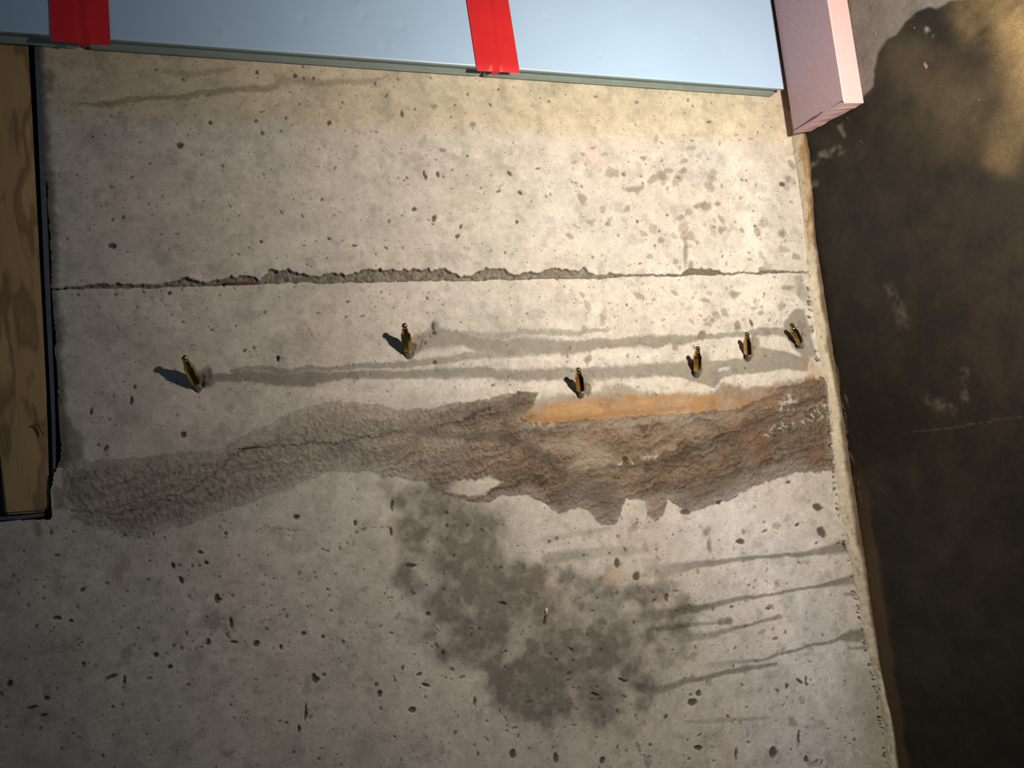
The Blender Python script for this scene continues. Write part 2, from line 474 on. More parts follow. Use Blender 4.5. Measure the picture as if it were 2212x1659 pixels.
# --- ochre run beside the crack
halo = poly(UW, VW, [(1128, 900), (1140, 870), (1195, 856), (1262, 848), (1325, 830), (1375, 838), (1420, 852), (1470, 852), (1520, 856), (1545, 845), (1560, 832), (1640, 836), (1700, 826),
                     (1752, 815), (1782, 838), (1760, 862), (1640, 880), (1560, 890), (1400, 900), (1200, 915)], 7)
dampen(halo * (0.9 + .3 * mid), 0.56, (1.0, 0.93, 0.82), 0.4)
C = mix(C, (0.27, 0.185, 0.125), halo * sstep(1480, 1580, U) * np.clip(.75 + .6 * mid + .4 * blotch, 0, 1))
och = poly(UW * .6 + US * .4, VW * .6 + VS * .4, [(1122, 908), (1138, 888), (1190, 872), (1262, 858), (1340, 852), (1420, 855), (1500, 850), (1545, 858), (1580, 866), (1640, 858), (1690, 868), (1700, 890), (1600, 898), (1500, 896), (1400, 898), (1290, 908), (1180, 918)], 7)
och2 = poly(UW, VW, [(1733, 775), (1752, 768), (1778, 800), (1786, 835), (1750, 850), (1736, 812)], 12)
och = np.maximum(och * np.clip(1.12 - (U - 1450) / 620, 0.35, 1), och2 * 0.55)
C = mix(C, (0.40, 0.235, 0.105), np.clip(np.clip(och, 0, 1) * (0.74 + 0.5 * mid + 0.35 * blotch + 0.2 * fine), 0, 1))
C = mix(C, (0.24, 0.15, 0.085), np.clip(och, 0, 1) * sstep(0.05, 0.5, cl3 + .5 * blotch) * .45)
C = mix(C, (0.36, 0.19, 0.075), stroke(UW, VW, [(1130, 908), (1200, 908), (1290, 900), (1400, 890), (1480, 884)], [5, 9, 8, 6, 3], .8) * .7)
C = mix(C, (0.55, 0.34, 0.14), np.clip(stroke(UW, VW, [(1190, 890), (1260, 880), (1300, 886)], [12, 14, 5], .7) + stroke(UW, VW, [(1380, 866), (1410, 866)], [5, 5], .6) + stroke(UW, VW, [(1465, 870), (1490, 868)], [5, 5], .6), 0, 1) * 0.55)
C = mix(C, (0.62, 0.45, 0.33), stroke(UW, VW, [(1318, 1250), (1330, 1232)], [14, 16], .7) * 0.55)
C = mix(C, (0.62, 0.46, 0.36), stroke(UW, VW, [(1280, 320), (1292, 350)], [10, 12], .9) * 0.3)

# --- repair mortar smeared along the crack
MORT = [(132, 1005), (200, 990), (330, 985), (430, 975), (500, 958), (560, 925), (620, 892), (690, 872), (770, 866), (860, 884), (930, 880), (1000, 868), (1060, 858),
        (1120, 842), (1165, 846), (1150, 880), (1122, 905), (1180, 912), (1290, 906), (1400, 896), (1500, 893), (1580, 884), (1640, 862), (1690, 836), (1740, 822), (1790, 822),
        (1800, 880), (1806, 960), (1812, 1012), (1770, 1020), (1720, 1024), (1680, 1034), (1630, 1048), (1590, 1072), (1555, 1084), (1520, 1096), (1475, 1100), (1440, 1078),
        (1432, 1110), (1414, 1128), (1398, 1112), (1394, 1078), (1350, 1072), (1342, 1110), (1326, 1132), (1300, 1130), (1278, 1108), (1250, 1092), (1205, 1106), (1178, 1090),
        (1140, 1070), (1095, 1072), (1060, 1084), (1010, 1080), (960, 1068), (915, 1040), (860, 1030), (790, 1022), (710, 1020), (640, 1048), (560, 1080), (470, 1108),
        (380, 1140), (310, 1165), (230, 1150), (165, 1118), (138, 1060)]
msd = poly_sd(UW * .7 + US * .3, VW * .7 + VS * .3, MORT, 60)
mort = sstep(-2.5, 2.5, msd)
left = 1 - sstep(600, 1000, U)
feather = (1 - left) * mort + left * sstep(-6, 34, msd + 10 * wu + 12 * wf)
hole = poly(UW, VW, [(945, 1050), (1000, 1035), (1060, 1030), (1085, 1045), (1050, 1062), (985, 1068)], 4)
mort = mort * (1 - hole)
# trowel strokes run along the crack
th = math.radians(-19)
su = (U * math.cos(th) + V * math.sin(th)); sv = (-U * math.sin(th) + V * math.cos(th))
warp = 22 * wu
tro = fbm(su / 95, (sv + warp) / 9, 401, 4)
tro2 = fbm(su / 240, (sv + warp) / 26, 431, 3)
rgh = fbm(X * 240, Z * 240, 451, 3)
right = sstep(700, 1150, U)
MC = np.empty_like(C)
MC[:] = (0.37, 0.325, 0.275)
MC = mix(MC, (0.255, 0.19, 0.138), right)
MC *= (1 - 0.22 * sstep(1380, 1620, U))[..., None]
MC *= np.clip(1 + 0.55 * tro + 0.42 * tro2 + 0.40 * rgh, .25, 2)[..., None]
MC *= (1 - (0.25 + 0.25 * right) * sstep(.22, .5, fbm(su / 40, (sv + warp) / 7, 901, 3)))[..., None]
MC = mix(MC, (0.25, 0.14, 0.08), np.clip(sstep(0.0, 0.5, fbm(X * 14, Z * 14, 471, 3)) * sstep(1380, 1600, U), 0, 1) * 0.55)
MC = mix(MC, (0.50, 0.42, 0.34), np.clip(stroke(UW, VW, [(925, 965), (985, 945)], [22, 18], .7) + stroke(UW, VW, [(1170, 975), (1210, 955), (1290, 985)], [10, 16, 30], .8) + stroke(UW, VW, [(1240, 1010), (1320, 1000)], [14, 20], .8) + stroke(UW, VW, [(620, 930), (740, 890), (850, 900)], [10, 16, 14], .9), 0, 1) * 0.6)
grey = np.clip(stroke(UW, VW, [(1225, 1060), (1300, 1070), (1330, 1110)], [28, 30, 20], .6) + stroke(UW, VW, [(1440, 1075), (1540, 1065), (1620, 1040), (1740, 1005)], [18, 26, 20, 18], .7) + stroke(UW, VW, [(1050, 1075), (1130, 1060)], [10, 14], .7), 0, 1)
MC = mix(MC, (0.205, 0.185, 0.155), grey * 0.8)
for pts, w, k in (
    ([(840, 935), (900, 930), (960, 938), (1030, 945), (1090, 948), (1140, 968), (1180, 990), (1200, 1012), (1216, 1030)], [5, 8, 8, 10, 13, 14, 11, 10, 6], .75),
    ([(1090, 950), (1130, 935), (1190, 928)], [10, 7, 5], .5),
    ([(1270, 1022), (1330, 1008), (1400, 1002), (1460, 985), (1520, 960), (1590, 938), (1660, 902), (1720, 872), (1770, 850)], [5, 6, 5, 7, 9, 9, 8, 7, 6], .75),
    ([(1500, 905), (1560, 925), (1580, 945)], [5, 8, 6], .6),
    ([(720, 960), (780, 975), (800, 1000)], [14, 18, 14], .55),
    ([(1560, 985), (1650, 960), (1740, 935)], [6, 8, 8], .35),
    ([(540, 1000), (480, 1040), (420, 1072)], [5, 6, 4], .6),
    ([(640, 905), (560, 945), (520, 950)], [3, 4, 3], .4),
    ([(700, 1010), (600, 1030), (500, 1060), (400, 1110)], [6, 7, 8, 8], .35)):
    MC = mix(MC, (0.11, 0.098, 0.08), np.clip(stroke(UW, VW, pts, w, .7) * (0.8 + 0.5 * tro), 0, 1) * k)
for pts, w in (([(1755, 895), (1795, 880)], [12, 14]), ([(1650, 938), (1690, 922), (1740, 912)], [3, 6, 4]), ([(1690, 880), (1705, 868)], [9, 10]), ([(1600, 845), (1690, 812)], [10, 18]),
               ([(1150, 915), (1190, 912)], [4, 6]), ([(1330, 1005), (1410, 985)], [2, 4]), ([(860, 925), (800, 935)], [3, 4])):
    MC = mix(MC, (0.66, 0.61, 0.55), stroke(UW, VW, pts, [x * 1.25 for x in w], .8) * sstep(-.12, .22, rgh + .8 * tro + .4 * wf) * .85)
mf = feather * (1 - hole) * np.clip(0.62 + 0.38 * sstep(-10, 40, msd) + 0.25 * mid, 0, 1) * (0.62 + 0.38 * right)
C = C * (1 - mf[..., None]) + MC * mf[..., None]
ridge = 1 - np.abs(fbm(su / 70, (sv + warp) / 13, 881, 3)) * 3.2
ridge = np.clip(ridge, 0, 1) ** 3
D += feather * (1 - hole) * (0.0010 + 0.0008 * sstep(0, 40, msd) + 0.0022 * tro + 0.0018 * rgh + 0.0012 * tro2 + (0.3 + .7 * right) * 0.0014 * ridge)
WET = np.maximum(WET, mort * (0.15 + 0.25 * sstep(1400, 1750, U)))

# --- the crack itself
CR = [([(150, 1100), (185, 1103), (225, 1112), (262, 1110), (300, 1098), (335, 1088), (385, 1070), (430, 1050), (465, 1022), (500, 985), (545, 968), (620, 962), (700, 958), (770, 950), (850, 938)], 1.7, .8),
      ([(205, 1104), (250, 1096), (305, 1088), (330, 1086)], 1.3, .6),
      ([(1090, 948), (1112, 936), (1150, 930), (1175, 940), (1205, 938)], 1.8, .8),
      ([(1120, 905), (1135, 912), (1146, 902)], 1.5, .7),
      ([(1425, 920), (1460, 955), (1480, 970)], 1.2, .5), ([(1490, 998), (1520, 1012)], 2, .7),
      ([(1580, 890), (1620, 892), (1640, 885), (1665, 893)], 1.4, .6), ([(1715, 880), (1740, 868), (1775, 860)], 2, .7),
      ([(1080, 1535), (1095, 1568), (1112, 1578)], 1.6, .8), ([(1378, 1610), (1392, 1640), (1402, 1659)], 2, .6),
      ([(1510, 905), (1540, 915), (1550, 930)], 1.5, .7), ([(1660, 845), (1700, 838), (1770, 842)], 1.3, .6), ([(1668, 858), (1720, 850)], 1.2, .5),
      ([(560, 1350), (620, 1325)], 1.2, .3), ([(600, 1145), (660, 1145)], 1.2, .4), ([(1500, 1040), (1515, 1052)], 1.2, .6)]
for pts, w, k in CR:
    c_ = stroke(US + 5 * wf, VS + 5 * wf2, pts, w * 1.15, .6) * np.clip(0.75 + 1.1 * rgh, 0, 1)
    C = mix(C, (0.13, 0.105, 0.08), c_ * k)
    D -= c_ * 0.0018

# --- broken arris and dark patches beside the window
GE = np.array([(76, 118), (92, 300), (104, 500), (114, 700), (124, 900), (131, 1000)], float)
ge = np.interp(V, GE[:, 1], GE[:, 0])
edge = (1 - sstep(2, 26, (U - ge) + 9 * wu + 9 * wf)) * (V < 1010)
C = mix(C, (0.13, 0.115, 0.10), edge * 0.85)
D -= edge * (0.0025 + 0.002 * wf)
dk = poly(UW, VW, [(135, 880), (150, 900), (178, 940), (182, 985), (160, 1002), (135, 985)], 7)
C = mix(C, (0.20, 0.18, 0.15), dk * 0.7)
dk2 = poly(UW, VW, [(118, 1045), (140, 1060), (150, 1095), (118, 1098)], 5) + stroke(UW, VW, [(78, 1138), (84, 1148)], [10, 8], .5) + poly(US, VS, [(105, 150), (118, 160), (112, 205), (102, 190)], 3)
C = mix(C, (0.20, 0.175, 0.14), np.clip(dk2, 0, 1) * 0.6)
C = mix(C, (0.60, 0.57, 0.53), np.clip(stroke(US, VS, [(118, 1110), (128, 1106)], [9, 8], .6) + stroke(US, VS, [(20, 1138), (70, 1140)], [6, 8], .6) * .5, 0, 1) * 0.7)
C = mix(C, (0.33, 0.28, 0.24), poly(UW, VW, [(240, 1240), (262, 1190), (282, 1205), (258, 1262)], 8) * .5)
for pts in ([(430, 1330), (470, 1315), (480, 1355), (455, 1370)], [(660, 1458), (675, 1452), (672, 1500), (650, 1500)], [(262, 1400), (290, 1385), (280, 1430), (255, 1440)],
            [(90, 1480), (110, 1470), (112, 1500), (95, 1515)]):
    C = mix(C, (0.30, 0.28, 0.25), poly(US, VS, pts, 4) * .5)
# greenish damp foot of the wall
gr = sstep(-60, 10, (U - (1860 + (V - 1480) * 0.27)) + 20 * wu) * sstep(1380, 1500, V)
C = mix(C, (0.33, 0.33, 0.26), gr * .55)

# --- aggregate spots, bug holes: small windows of the grid
def window(u, v, rad):
    P = on_y(u, v)
    j = int(round((P[0] - X0) / H)); i = int(round((P[2] - Z0) / H))
    n = int(rad / H) + 2
    if i < 2 or j < 2 or i > NZ - 3 or j > NX - 3: return None
    return slice(max(0, i - n), min(NZ, i + n + 1)), slice(max(0, j - n), min(NX, j + n + 1)), P

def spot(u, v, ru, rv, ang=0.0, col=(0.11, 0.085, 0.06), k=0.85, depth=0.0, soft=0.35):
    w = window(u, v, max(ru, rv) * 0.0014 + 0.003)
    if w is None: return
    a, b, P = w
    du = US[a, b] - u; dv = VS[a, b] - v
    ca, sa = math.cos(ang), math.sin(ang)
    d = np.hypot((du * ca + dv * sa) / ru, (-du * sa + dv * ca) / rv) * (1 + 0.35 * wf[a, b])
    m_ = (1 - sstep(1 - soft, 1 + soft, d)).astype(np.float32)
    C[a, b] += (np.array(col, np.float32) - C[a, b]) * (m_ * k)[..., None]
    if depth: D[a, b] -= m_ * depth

for q in np.random.RandomState(21).rand(90, 4):
    v_ = 620 + q[0] * 1035
    u_ = np.interp(v_, [600, 750, 900, 1100, 1300, 1500, 1659], [1743, 1763, 1789, 1811, 1851, 1896, 1916]) + 1 - 5 * q[1]
    spot(u_, v_, 2 + 5 * q[2] ** 2, 1.4 + 1.6 * q[3], .3, (0.10, 0.085, 0.06), .85, .0025, .4)
spot(1178, 1341, 2.6, 9, .12, (0.06, 0.045, 0.03), .95, .003, .3)
rng = np.random.RandomState(8)
def spots(n, box, rmin, rmax, col, k, depth, soft, stretch=1.8, pw=2.5):
    for _ in range(n):
        u = rng.uniform(box[0], box[2]); v = rng.uniform(box[1], box[3])
        r = rmin + (rmax - rmin) * rng.rand() ** pw
        q = 1 + rng.rand() * (stretch - 1)
        spot(u, v, r * q, r / q ** .5, rng.uniform(0, 3.14), col, k * rng.uniform(.6, 1), depth * r / rmax, soft)
# grey stones grinning through the cement skin
spots(120, (1230, 290, 1720, 585), 2, 11, (0.29, 0.26, 0.215), .8, .0004, .3)
spots(70, (1240, 620, 1730, 715), 2, 9, (0.29, 0.26, 0.215), .75, .0004, .3)
spots(110, (1330, 1080, 1860, 1655), 2, 9, (0.31, 0.29, 0.26), .75, .0005, .3)
spots(60, (700, 200, 1250, 580), 2, 8, (0.37, 0.34, 0.30), .6, .0003, .6)
spots(120, (150, 1130, 1300, 1655), 2, 8, (0.27, 0.25, 0.22), .55, .0004, .6)
spots(50, (140, 150, 700, 960), 2, 8, (0.33, 0.30, 0.26), .5, .0003, .6)
# bug holes: their dirt and the shade of their depth painted dark
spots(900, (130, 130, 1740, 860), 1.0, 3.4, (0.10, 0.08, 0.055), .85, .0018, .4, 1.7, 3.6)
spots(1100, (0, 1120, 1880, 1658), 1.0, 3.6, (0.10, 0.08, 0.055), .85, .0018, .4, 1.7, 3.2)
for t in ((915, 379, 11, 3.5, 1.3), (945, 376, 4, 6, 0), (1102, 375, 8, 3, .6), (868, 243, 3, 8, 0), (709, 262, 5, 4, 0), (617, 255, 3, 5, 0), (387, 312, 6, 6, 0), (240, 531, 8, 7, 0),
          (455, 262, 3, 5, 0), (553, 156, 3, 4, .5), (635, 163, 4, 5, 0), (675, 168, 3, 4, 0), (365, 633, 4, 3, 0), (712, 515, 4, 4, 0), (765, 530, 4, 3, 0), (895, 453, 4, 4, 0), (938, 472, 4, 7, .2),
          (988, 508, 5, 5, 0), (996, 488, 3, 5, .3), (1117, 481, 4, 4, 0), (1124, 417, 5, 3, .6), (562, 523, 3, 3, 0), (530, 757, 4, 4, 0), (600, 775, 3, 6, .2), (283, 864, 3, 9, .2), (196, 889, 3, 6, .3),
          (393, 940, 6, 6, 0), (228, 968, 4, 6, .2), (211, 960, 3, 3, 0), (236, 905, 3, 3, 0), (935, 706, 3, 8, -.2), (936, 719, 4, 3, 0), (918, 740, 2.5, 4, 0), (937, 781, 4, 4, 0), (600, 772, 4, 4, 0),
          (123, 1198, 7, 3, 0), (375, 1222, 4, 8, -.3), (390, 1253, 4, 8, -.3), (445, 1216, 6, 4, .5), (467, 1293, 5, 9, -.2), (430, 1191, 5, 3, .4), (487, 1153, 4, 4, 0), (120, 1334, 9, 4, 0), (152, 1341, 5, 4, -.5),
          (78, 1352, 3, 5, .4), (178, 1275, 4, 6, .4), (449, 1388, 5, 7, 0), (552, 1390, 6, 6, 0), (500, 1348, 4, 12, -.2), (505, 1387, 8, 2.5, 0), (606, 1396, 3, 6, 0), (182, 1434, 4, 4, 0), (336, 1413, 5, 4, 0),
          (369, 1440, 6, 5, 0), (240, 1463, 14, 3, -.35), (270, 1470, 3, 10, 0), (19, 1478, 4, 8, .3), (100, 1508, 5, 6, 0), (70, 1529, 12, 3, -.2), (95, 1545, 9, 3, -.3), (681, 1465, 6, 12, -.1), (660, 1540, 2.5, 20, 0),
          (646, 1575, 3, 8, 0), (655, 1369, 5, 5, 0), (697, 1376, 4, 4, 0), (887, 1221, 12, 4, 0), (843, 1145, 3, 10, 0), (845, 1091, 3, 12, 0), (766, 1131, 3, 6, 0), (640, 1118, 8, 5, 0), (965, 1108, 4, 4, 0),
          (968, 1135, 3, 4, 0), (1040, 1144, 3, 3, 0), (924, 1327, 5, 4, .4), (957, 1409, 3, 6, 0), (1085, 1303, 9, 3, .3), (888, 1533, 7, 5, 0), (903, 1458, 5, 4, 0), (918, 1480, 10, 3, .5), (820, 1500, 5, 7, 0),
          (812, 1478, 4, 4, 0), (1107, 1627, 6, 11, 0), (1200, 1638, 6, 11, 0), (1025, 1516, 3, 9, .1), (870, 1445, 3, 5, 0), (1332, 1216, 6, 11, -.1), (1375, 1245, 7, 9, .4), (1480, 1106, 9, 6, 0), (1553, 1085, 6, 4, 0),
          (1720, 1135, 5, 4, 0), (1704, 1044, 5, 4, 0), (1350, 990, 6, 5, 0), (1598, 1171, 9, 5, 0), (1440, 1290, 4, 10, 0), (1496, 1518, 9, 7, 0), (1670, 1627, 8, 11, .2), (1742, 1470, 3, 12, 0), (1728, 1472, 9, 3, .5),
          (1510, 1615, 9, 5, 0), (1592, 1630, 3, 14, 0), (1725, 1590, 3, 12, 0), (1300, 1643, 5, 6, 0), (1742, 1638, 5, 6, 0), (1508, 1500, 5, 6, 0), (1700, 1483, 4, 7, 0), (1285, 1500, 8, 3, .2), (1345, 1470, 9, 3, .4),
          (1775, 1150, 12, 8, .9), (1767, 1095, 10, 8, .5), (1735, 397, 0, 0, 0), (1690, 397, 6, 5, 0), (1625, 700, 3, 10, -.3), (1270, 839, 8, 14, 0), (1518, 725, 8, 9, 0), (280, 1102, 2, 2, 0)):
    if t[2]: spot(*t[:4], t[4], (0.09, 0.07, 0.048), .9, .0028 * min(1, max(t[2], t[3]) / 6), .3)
for t in ((1518, 725, 9, 10, 0), (1270, 776, 8, 10, 0), (1460, 750, 6, 8, 0), (1592, 702, 7, 8, 0), (1585, 637, 9, 7, 0), (1540, 690, 7, 7, 0), (1365, 408, 14, 6, -.1), (1430, 380, 12, 9, .4), (1475, 371, 9, 6, -.3),
          (1550, 440, 6, 5, 0), (1525, 447, 14, 10, 0), (1480, 545, 6, 26, 0), (1492, 575, 5, 14, 0), (1430, 517, 8, 6, 0), (1690, 505, 8, 8, 0), (1700, 622, 12, 5, 0), (1020, 270, 5, 5, 0), (958, 325, 7, 5, 0), (937, 228, 8, 6, 0),
          (1525, 1150, 7, 8, 0), (1533, 1178, 5, 14, 0), (1605, 1148, 5, 6, 0)):
    spot(*t[:4], t[4], (0.25, 0.225, 0.185), .8, .0006, .5)

# --- drill chips round the packers
PACK = [((428, 836), (397, 770)), ((882, 765), (873, 700)), ((1255, 850), (1249, 796)), ((1505, 806), (1507, 750)), ((1616, 770), (1613, 720)), ((1728, 745), (1709, 700))]
for (bu, bv), _t in PACK:
    spot(bu + 14, bv - 22, 12, 22, .25, (0.30, 0.27, 0.225), .8, .003, .5)
    spot(bu + 8, bv - 12, 6, 15, .2, (0.12, 0.10, 0.075), .8, .003, .4)
    spot(bu, bv, 8, 10, .1, (0.16, 0.135, 0.105), .8, .006, .4)

# --- build: bare wall, mortar and broken seam are separate pieces of one relief
OPEN_Z, OPEN_X = 1.326, float(on_y(0, 1127)[0])
RIM_D = D.copy()
RIM = np.minimum.reduce([X - X0, X1 - X, Z1 - Z]).clip(0, 0.02) / 0.02
D *= RIM.astype(np.float32)
idx = np.arange(NX * NZ, dtype=np.int32).reshape(NZ, NX)
Q = np.stack([idx[:-1, :-1], idx[:-1, 1:], idx[1:, 1:], idx[1:, :-1]], -1).reshape(-1, 4)
def facemean(A): return ((A[:-1, :-1] + A[1:, 1:] + A[:-1, 1:] + A[1:, :-1]) * 0.25).ravel()
fx_ = facemean(X); fz_ = facemean(Z)
OE = np.array([(60, -200), (79, 100), (94, 300), (107, 500), (117, 700), (127, 900), (132, 985), (124, 1004), (116, 1030), (112, 1060), (111, 1200)], float)
fU = facemean(US); fV = facemean(VS)
keep = ~((fU < np.interp(fV, OE[:, 1], OE[:, 0])) & (fV < 1127 - np.clip(fU, -200, 200) * 0.05))
mfm = facemean(mort) > 0.5
sfm = facemean(SEAMMASK) > 0.5
VERT = np.stack([X, -D, Z], -1).reshape(-1, 3)
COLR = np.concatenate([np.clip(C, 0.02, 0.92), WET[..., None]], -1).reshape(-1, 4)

def submesh(name, sel, extra=None):
    q = Q[sel]
    used, inv = np.unique(q.ravel(), return_inverse=True)
    v = VERT[used]; c = COLR[used]; q = inv.reshape(-1, 4)
    if extra is not None:
        ev, eq = extra
        q = np.concatenate([q, eq + len(v)]); v = np.concatenate([v, ev])
        c = np.concatenate([c, np.tile(np.array([[0.56, 0.54, 0.505, 0]]), (len(ev), 1))])
    return mesh_np(name, v, q, True, c)

# plain continuation of the wall outside the detailed field
ev, eq = [], []
def ext(x0, x1, z0, z1):
    b = len(ev)
    ev.extend([(x0, 0, z0), (x1, 0, z0), (x1, 0, z1), (x0, 0, z1)]); eq.append((b, b + 1, b + 2, b + 3))
ext(-3, X0, Z0, Z1); ext(X1, 3.2, Z0, 1.326); ext(-3, OPEN_X, Z1, 2.4); ext(OPEN_X, 3.2, 2.1, 2.4); ext(1.3, 3.2, 1.326, 2.1)
ext_np = (np.array(ev, float), np.array(eq, int))
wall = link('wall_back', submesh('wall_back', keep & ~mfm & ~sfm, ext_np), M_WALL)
tag(wall, 'stained bare grey poured concrete wall full of small pits', 'wall', kind='structure')
mo = link('mortar_patch', submesh('mortar_patch', keep & mfm), M_MORTAR, wall)
mo['label'] = 'rough brown repair mortar smeared along the crack'
se = link('broken_seam', submesh('broken_seam', keep & sfm & ~mfm), M_SEAM, wall)
se['label'] = 'crumbled form seam line in the concrete'

def sliver(name, pts, rad, mat, parent, n=7):
    """short flattened rod through world points"""
    bm = bmesh.new()
    pts = [Vector(p) for p in pts]
    rings = []
    for i, p in enumerate(pts):
        d = (pts[min(i + 1, len(pts) - 1)] - pts[max(i - 1, 0)]).normalized()
        s_ = Vector((0, 1, 0)).cross(d).normalized(); t_ = d.cross(s_)
        r = rad[i]
        rings.append([bm.verts.new(p + s_ * math.cos(2 * math.pi * j / n) * r + t_ * math.sin(2 * math.pi * j / n) * r * .7) for j in range(n)])
    for a, b in zip(rings, rings[1:]):
        for j in range(n): bm.faces.new((a[j], a[(j + 1) % n], b[(j + 1) % n], b[j]))
    bm.faces.new(rings[0][::-1]); bm.faces.new(rings[-1])
    return link(name, bm_mesh(name, bm, True), mat, parent)

def pxpts(lst, off=0.001): return [on_y(u, v, -off) for u, v in lst]
r1 = sliver('rusty_stub', pxpts([(480, 615), (505, 614), (530, 613), (555, 612)], -0.0005), [.0022, .0032, .003, .002], M_RUST, wall)
r2 = sliver('rusty_stub', pxpts([(508, 972), (530, 968), (550, 967), (570, 967)], 0.0003), [.0012, .0028, .0026, .0012], M_RUST, wall)

# ------------------------------------------------------------------ floor
FH = 0.003
fxs = np.arange(-0.80, 1.10, FH); fys = np.arange(-0.80, 0.0301, FH)
FX, FY = np.meshgrid(fxs, fys)
fu, fv = project(np.stack([FX, FY, np.zeros_like(FX)], -1))
n_l = fbm(FX * 5, FY * 5, 501, 4); n_m = fbm(FX * 26, FY * 26, 521, 4); n_f = fbm(FX * 120, FY * 120, 541, 3)
fuw = fu + 7 * fbm(FX * 30, FY * 30, 561, 4); fvw = fv + 7 * fbm(FX * 30, FY * 30, 581, 4)
FC = np.empty(FX.shape + (3,), np.float32)
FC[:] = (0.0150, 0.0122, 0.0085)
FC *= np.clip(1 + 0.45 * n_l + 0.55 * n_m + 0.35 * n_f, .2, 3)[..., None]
light_pool = np.clip(stroke(fuw, fvw, [(2130, 20), (2230, 60), (2230, 200), (2180, 330)], [60, 80, 60, 40], .9), 0, 1)  # warm pool of lamp light painted into the floor colour
FC = mix(FC, (0.23, 0.165, 0.080), np.clip(light_pool * (0.65 + 0.8 * n_m), 0, 1))
FC = mix(FC, (0.058, 0.045, 0.025), np.clip(stroke(fuw, fvw, [(1960, 130), (2050, 220), (2190, 280)], [60, 90, 70], .9) * (.75 + .6 * n_m), 0, 1))
FC = mix(FC, (0.018, 0.0155, 0.0115), stroke(fuw, fvw, [(2120, 470), (2215, 380)], [40, 60], .8) * .7)  # shade beside the light pool, also painted in
dryp = poly(fuw, fvw, [(1560, -420), (2120, -420), (2260, -120), (2190, -20), (2140, -12), (2100, -2), (2056, 2), (2025, 19), (2006, 17), (1980, 28), (1952, 51), (1933, 73), (1914, 85), (1898, 117), (1889, 152), (1884, 185), (1862, 212), (1700, 215)], 3)
FC = mix(FC, (0.195, 0.180, 0.166), dryp * (0.95 + 0.05 * n_m))
FC *= (1 + dryp * (0.28 * n_m + 0.15 * n_f))[..., None]
for pts, w, k in (([(1815, 268), (1826, 296)], [7, 4], .26), ([(1775, 335), (1812, 325)], [8, 10], .26), ([(1745, 362), (1765, 350)], [7, 6], .26), ([(1745, 402), (1760, 395)], [5, 7], .26), ([(2005, 62), (2012, 74)], [5, 6], .5),
                  ([(1950, 935), (2060, 925), (2212, 898)], [2, 2, 2], .10), ([(1920, 620), (1950, 700)], [10, 14], .10), ([(2080, 800), (2085, 860)], [8, 8], .12), ([(2010, 870), (2050, 880)], [14, 12], .10)):
    FC = mix(FC, (0.22, 0.20, 0.165), np.clip(stroke(fuw, fvw, pts, w, .7) * k * (1 + 2.2 * n_f + .8 * n_m), 0, 1))
for pts, w in (([(1800, 770), (1815, 850), (1832, 950), (1845, 1040)], [1.2, 1.6, 1.4, 1]), ([(1822, 830), (1835, 890)], [1, 1]), ([(1850, 1030), (1868, 1110)], [1, 1])):
    FC = mix(FC, (0.35, 0.32, 0.27), stroke(fuw, fvw, pts, w, .6) * .4 * np.clip(.5 + n_f * 2, 0, 1))
# brown silt lying against the wall
silt = sstep(-0.050, -0.034, FY + 0.006 * n_m) * sstep(0.0, 0.3, -FX)
FC = mix(FC, (0.085, 0.056, 0.030), silt * .8)
FW = np.clip(1 - dryp, 0, 1) * (0.75 + 0.25 * n_m)
fidx = np.arange(FX.size, dtype=np.int32).reshape(FX.shape)
FQ = np.stack([fidx[:-1, :-1], fidx[:-1, 1:], fidx[1:, 1:], fidx[1:, :-1]], -1).reshape(-1, 4)
rim = np.minimum.reduce([FX - fxs[0], fxs[-1] - FX, FY - fys[0]]).clip(0, .03) / .03
FZ = (0.0009 * n_l + 0.0004 * n_m + 0.00012 * n_f) * rim - 0.0006
fv3 = np.stack([FX, FY, FZ], -1).reshape(-1, 3)
fc4 = np.concatenate([np.clip(FC, .008, .9), FW[..., None]], -1).reshape(-1, 4)
ev, eq = [], []
def extf(x0, x1, y0, y1):
    b = len(ev); ev.extend([(x0, y0, -.0006), (x1, y0, -.0006), (x1, y1, -.0006), (x0, y1, -.0006)]); eq.append((b, b + 1, b + 2, b + 3))
ya, yb, xa, xb = fys[0], fys[-1], fxs[0], fxs[-1]
extf(-3, xa, -3, yb); extf(xb, 3.2, -3, yb); extf(xa, xb, -3, ya)
FQ = np.concatenate([FQ, np.array(eq) + len(fv3)])
fv3 = np.concatenate([fv3, np.array(ev)])
fc4 = np.concatenate([fc4, np.tile(np.array([[0.034, 0.028, 0.02, .7]]), (len(ev), 1))])
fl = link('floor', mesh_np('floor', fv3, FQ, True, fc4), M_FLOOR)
tag(fl, 'dark wet concrete floor with one pale dry corner', 'floor', kind='structure')

# ------------------------------------------------------------------ mortar bead along the foot of the wall
fx2 = np.arange(-0.80, 0.640, 0.0022)
NP = 15
tt = np.linspace(0, 1, NP)
FXX, TT = np.meshgrid(fx2, tt, indexing='ij')
nb = fbm(fx2 * 22, fx2 * 0 + 3.3, 601, 4); nb2 = fbm(fx2 * 70, fx2 * 0 + 7.7, 621, 3)
EL = np.array([on_y(u, v) for u, v in ((1702, 240), (1714, 330), (1733, 450), (1745, 600), (1765, 750), (1784, 830), (1790, 900), (1800, 1000), (1812, 1100), (1828, 1181), (1844, 1257),
                (1863, 1355), (1876, 1419), (1892, 1466), (1907, 1561), (1916, 1655))])[::-1]
ER = np.array([on_z(u, v) for u, v in ((1732, 240), (1748, 330), (1760, 500), (1768, 677), (1778, 753), (1792, 816), (1808, 896), (1828, 1025), (1847, 1181), (1866, 1257), (1890, 1355),
                (1903, 1450), (1928, 1561), (1942, 1659))])[::-1]
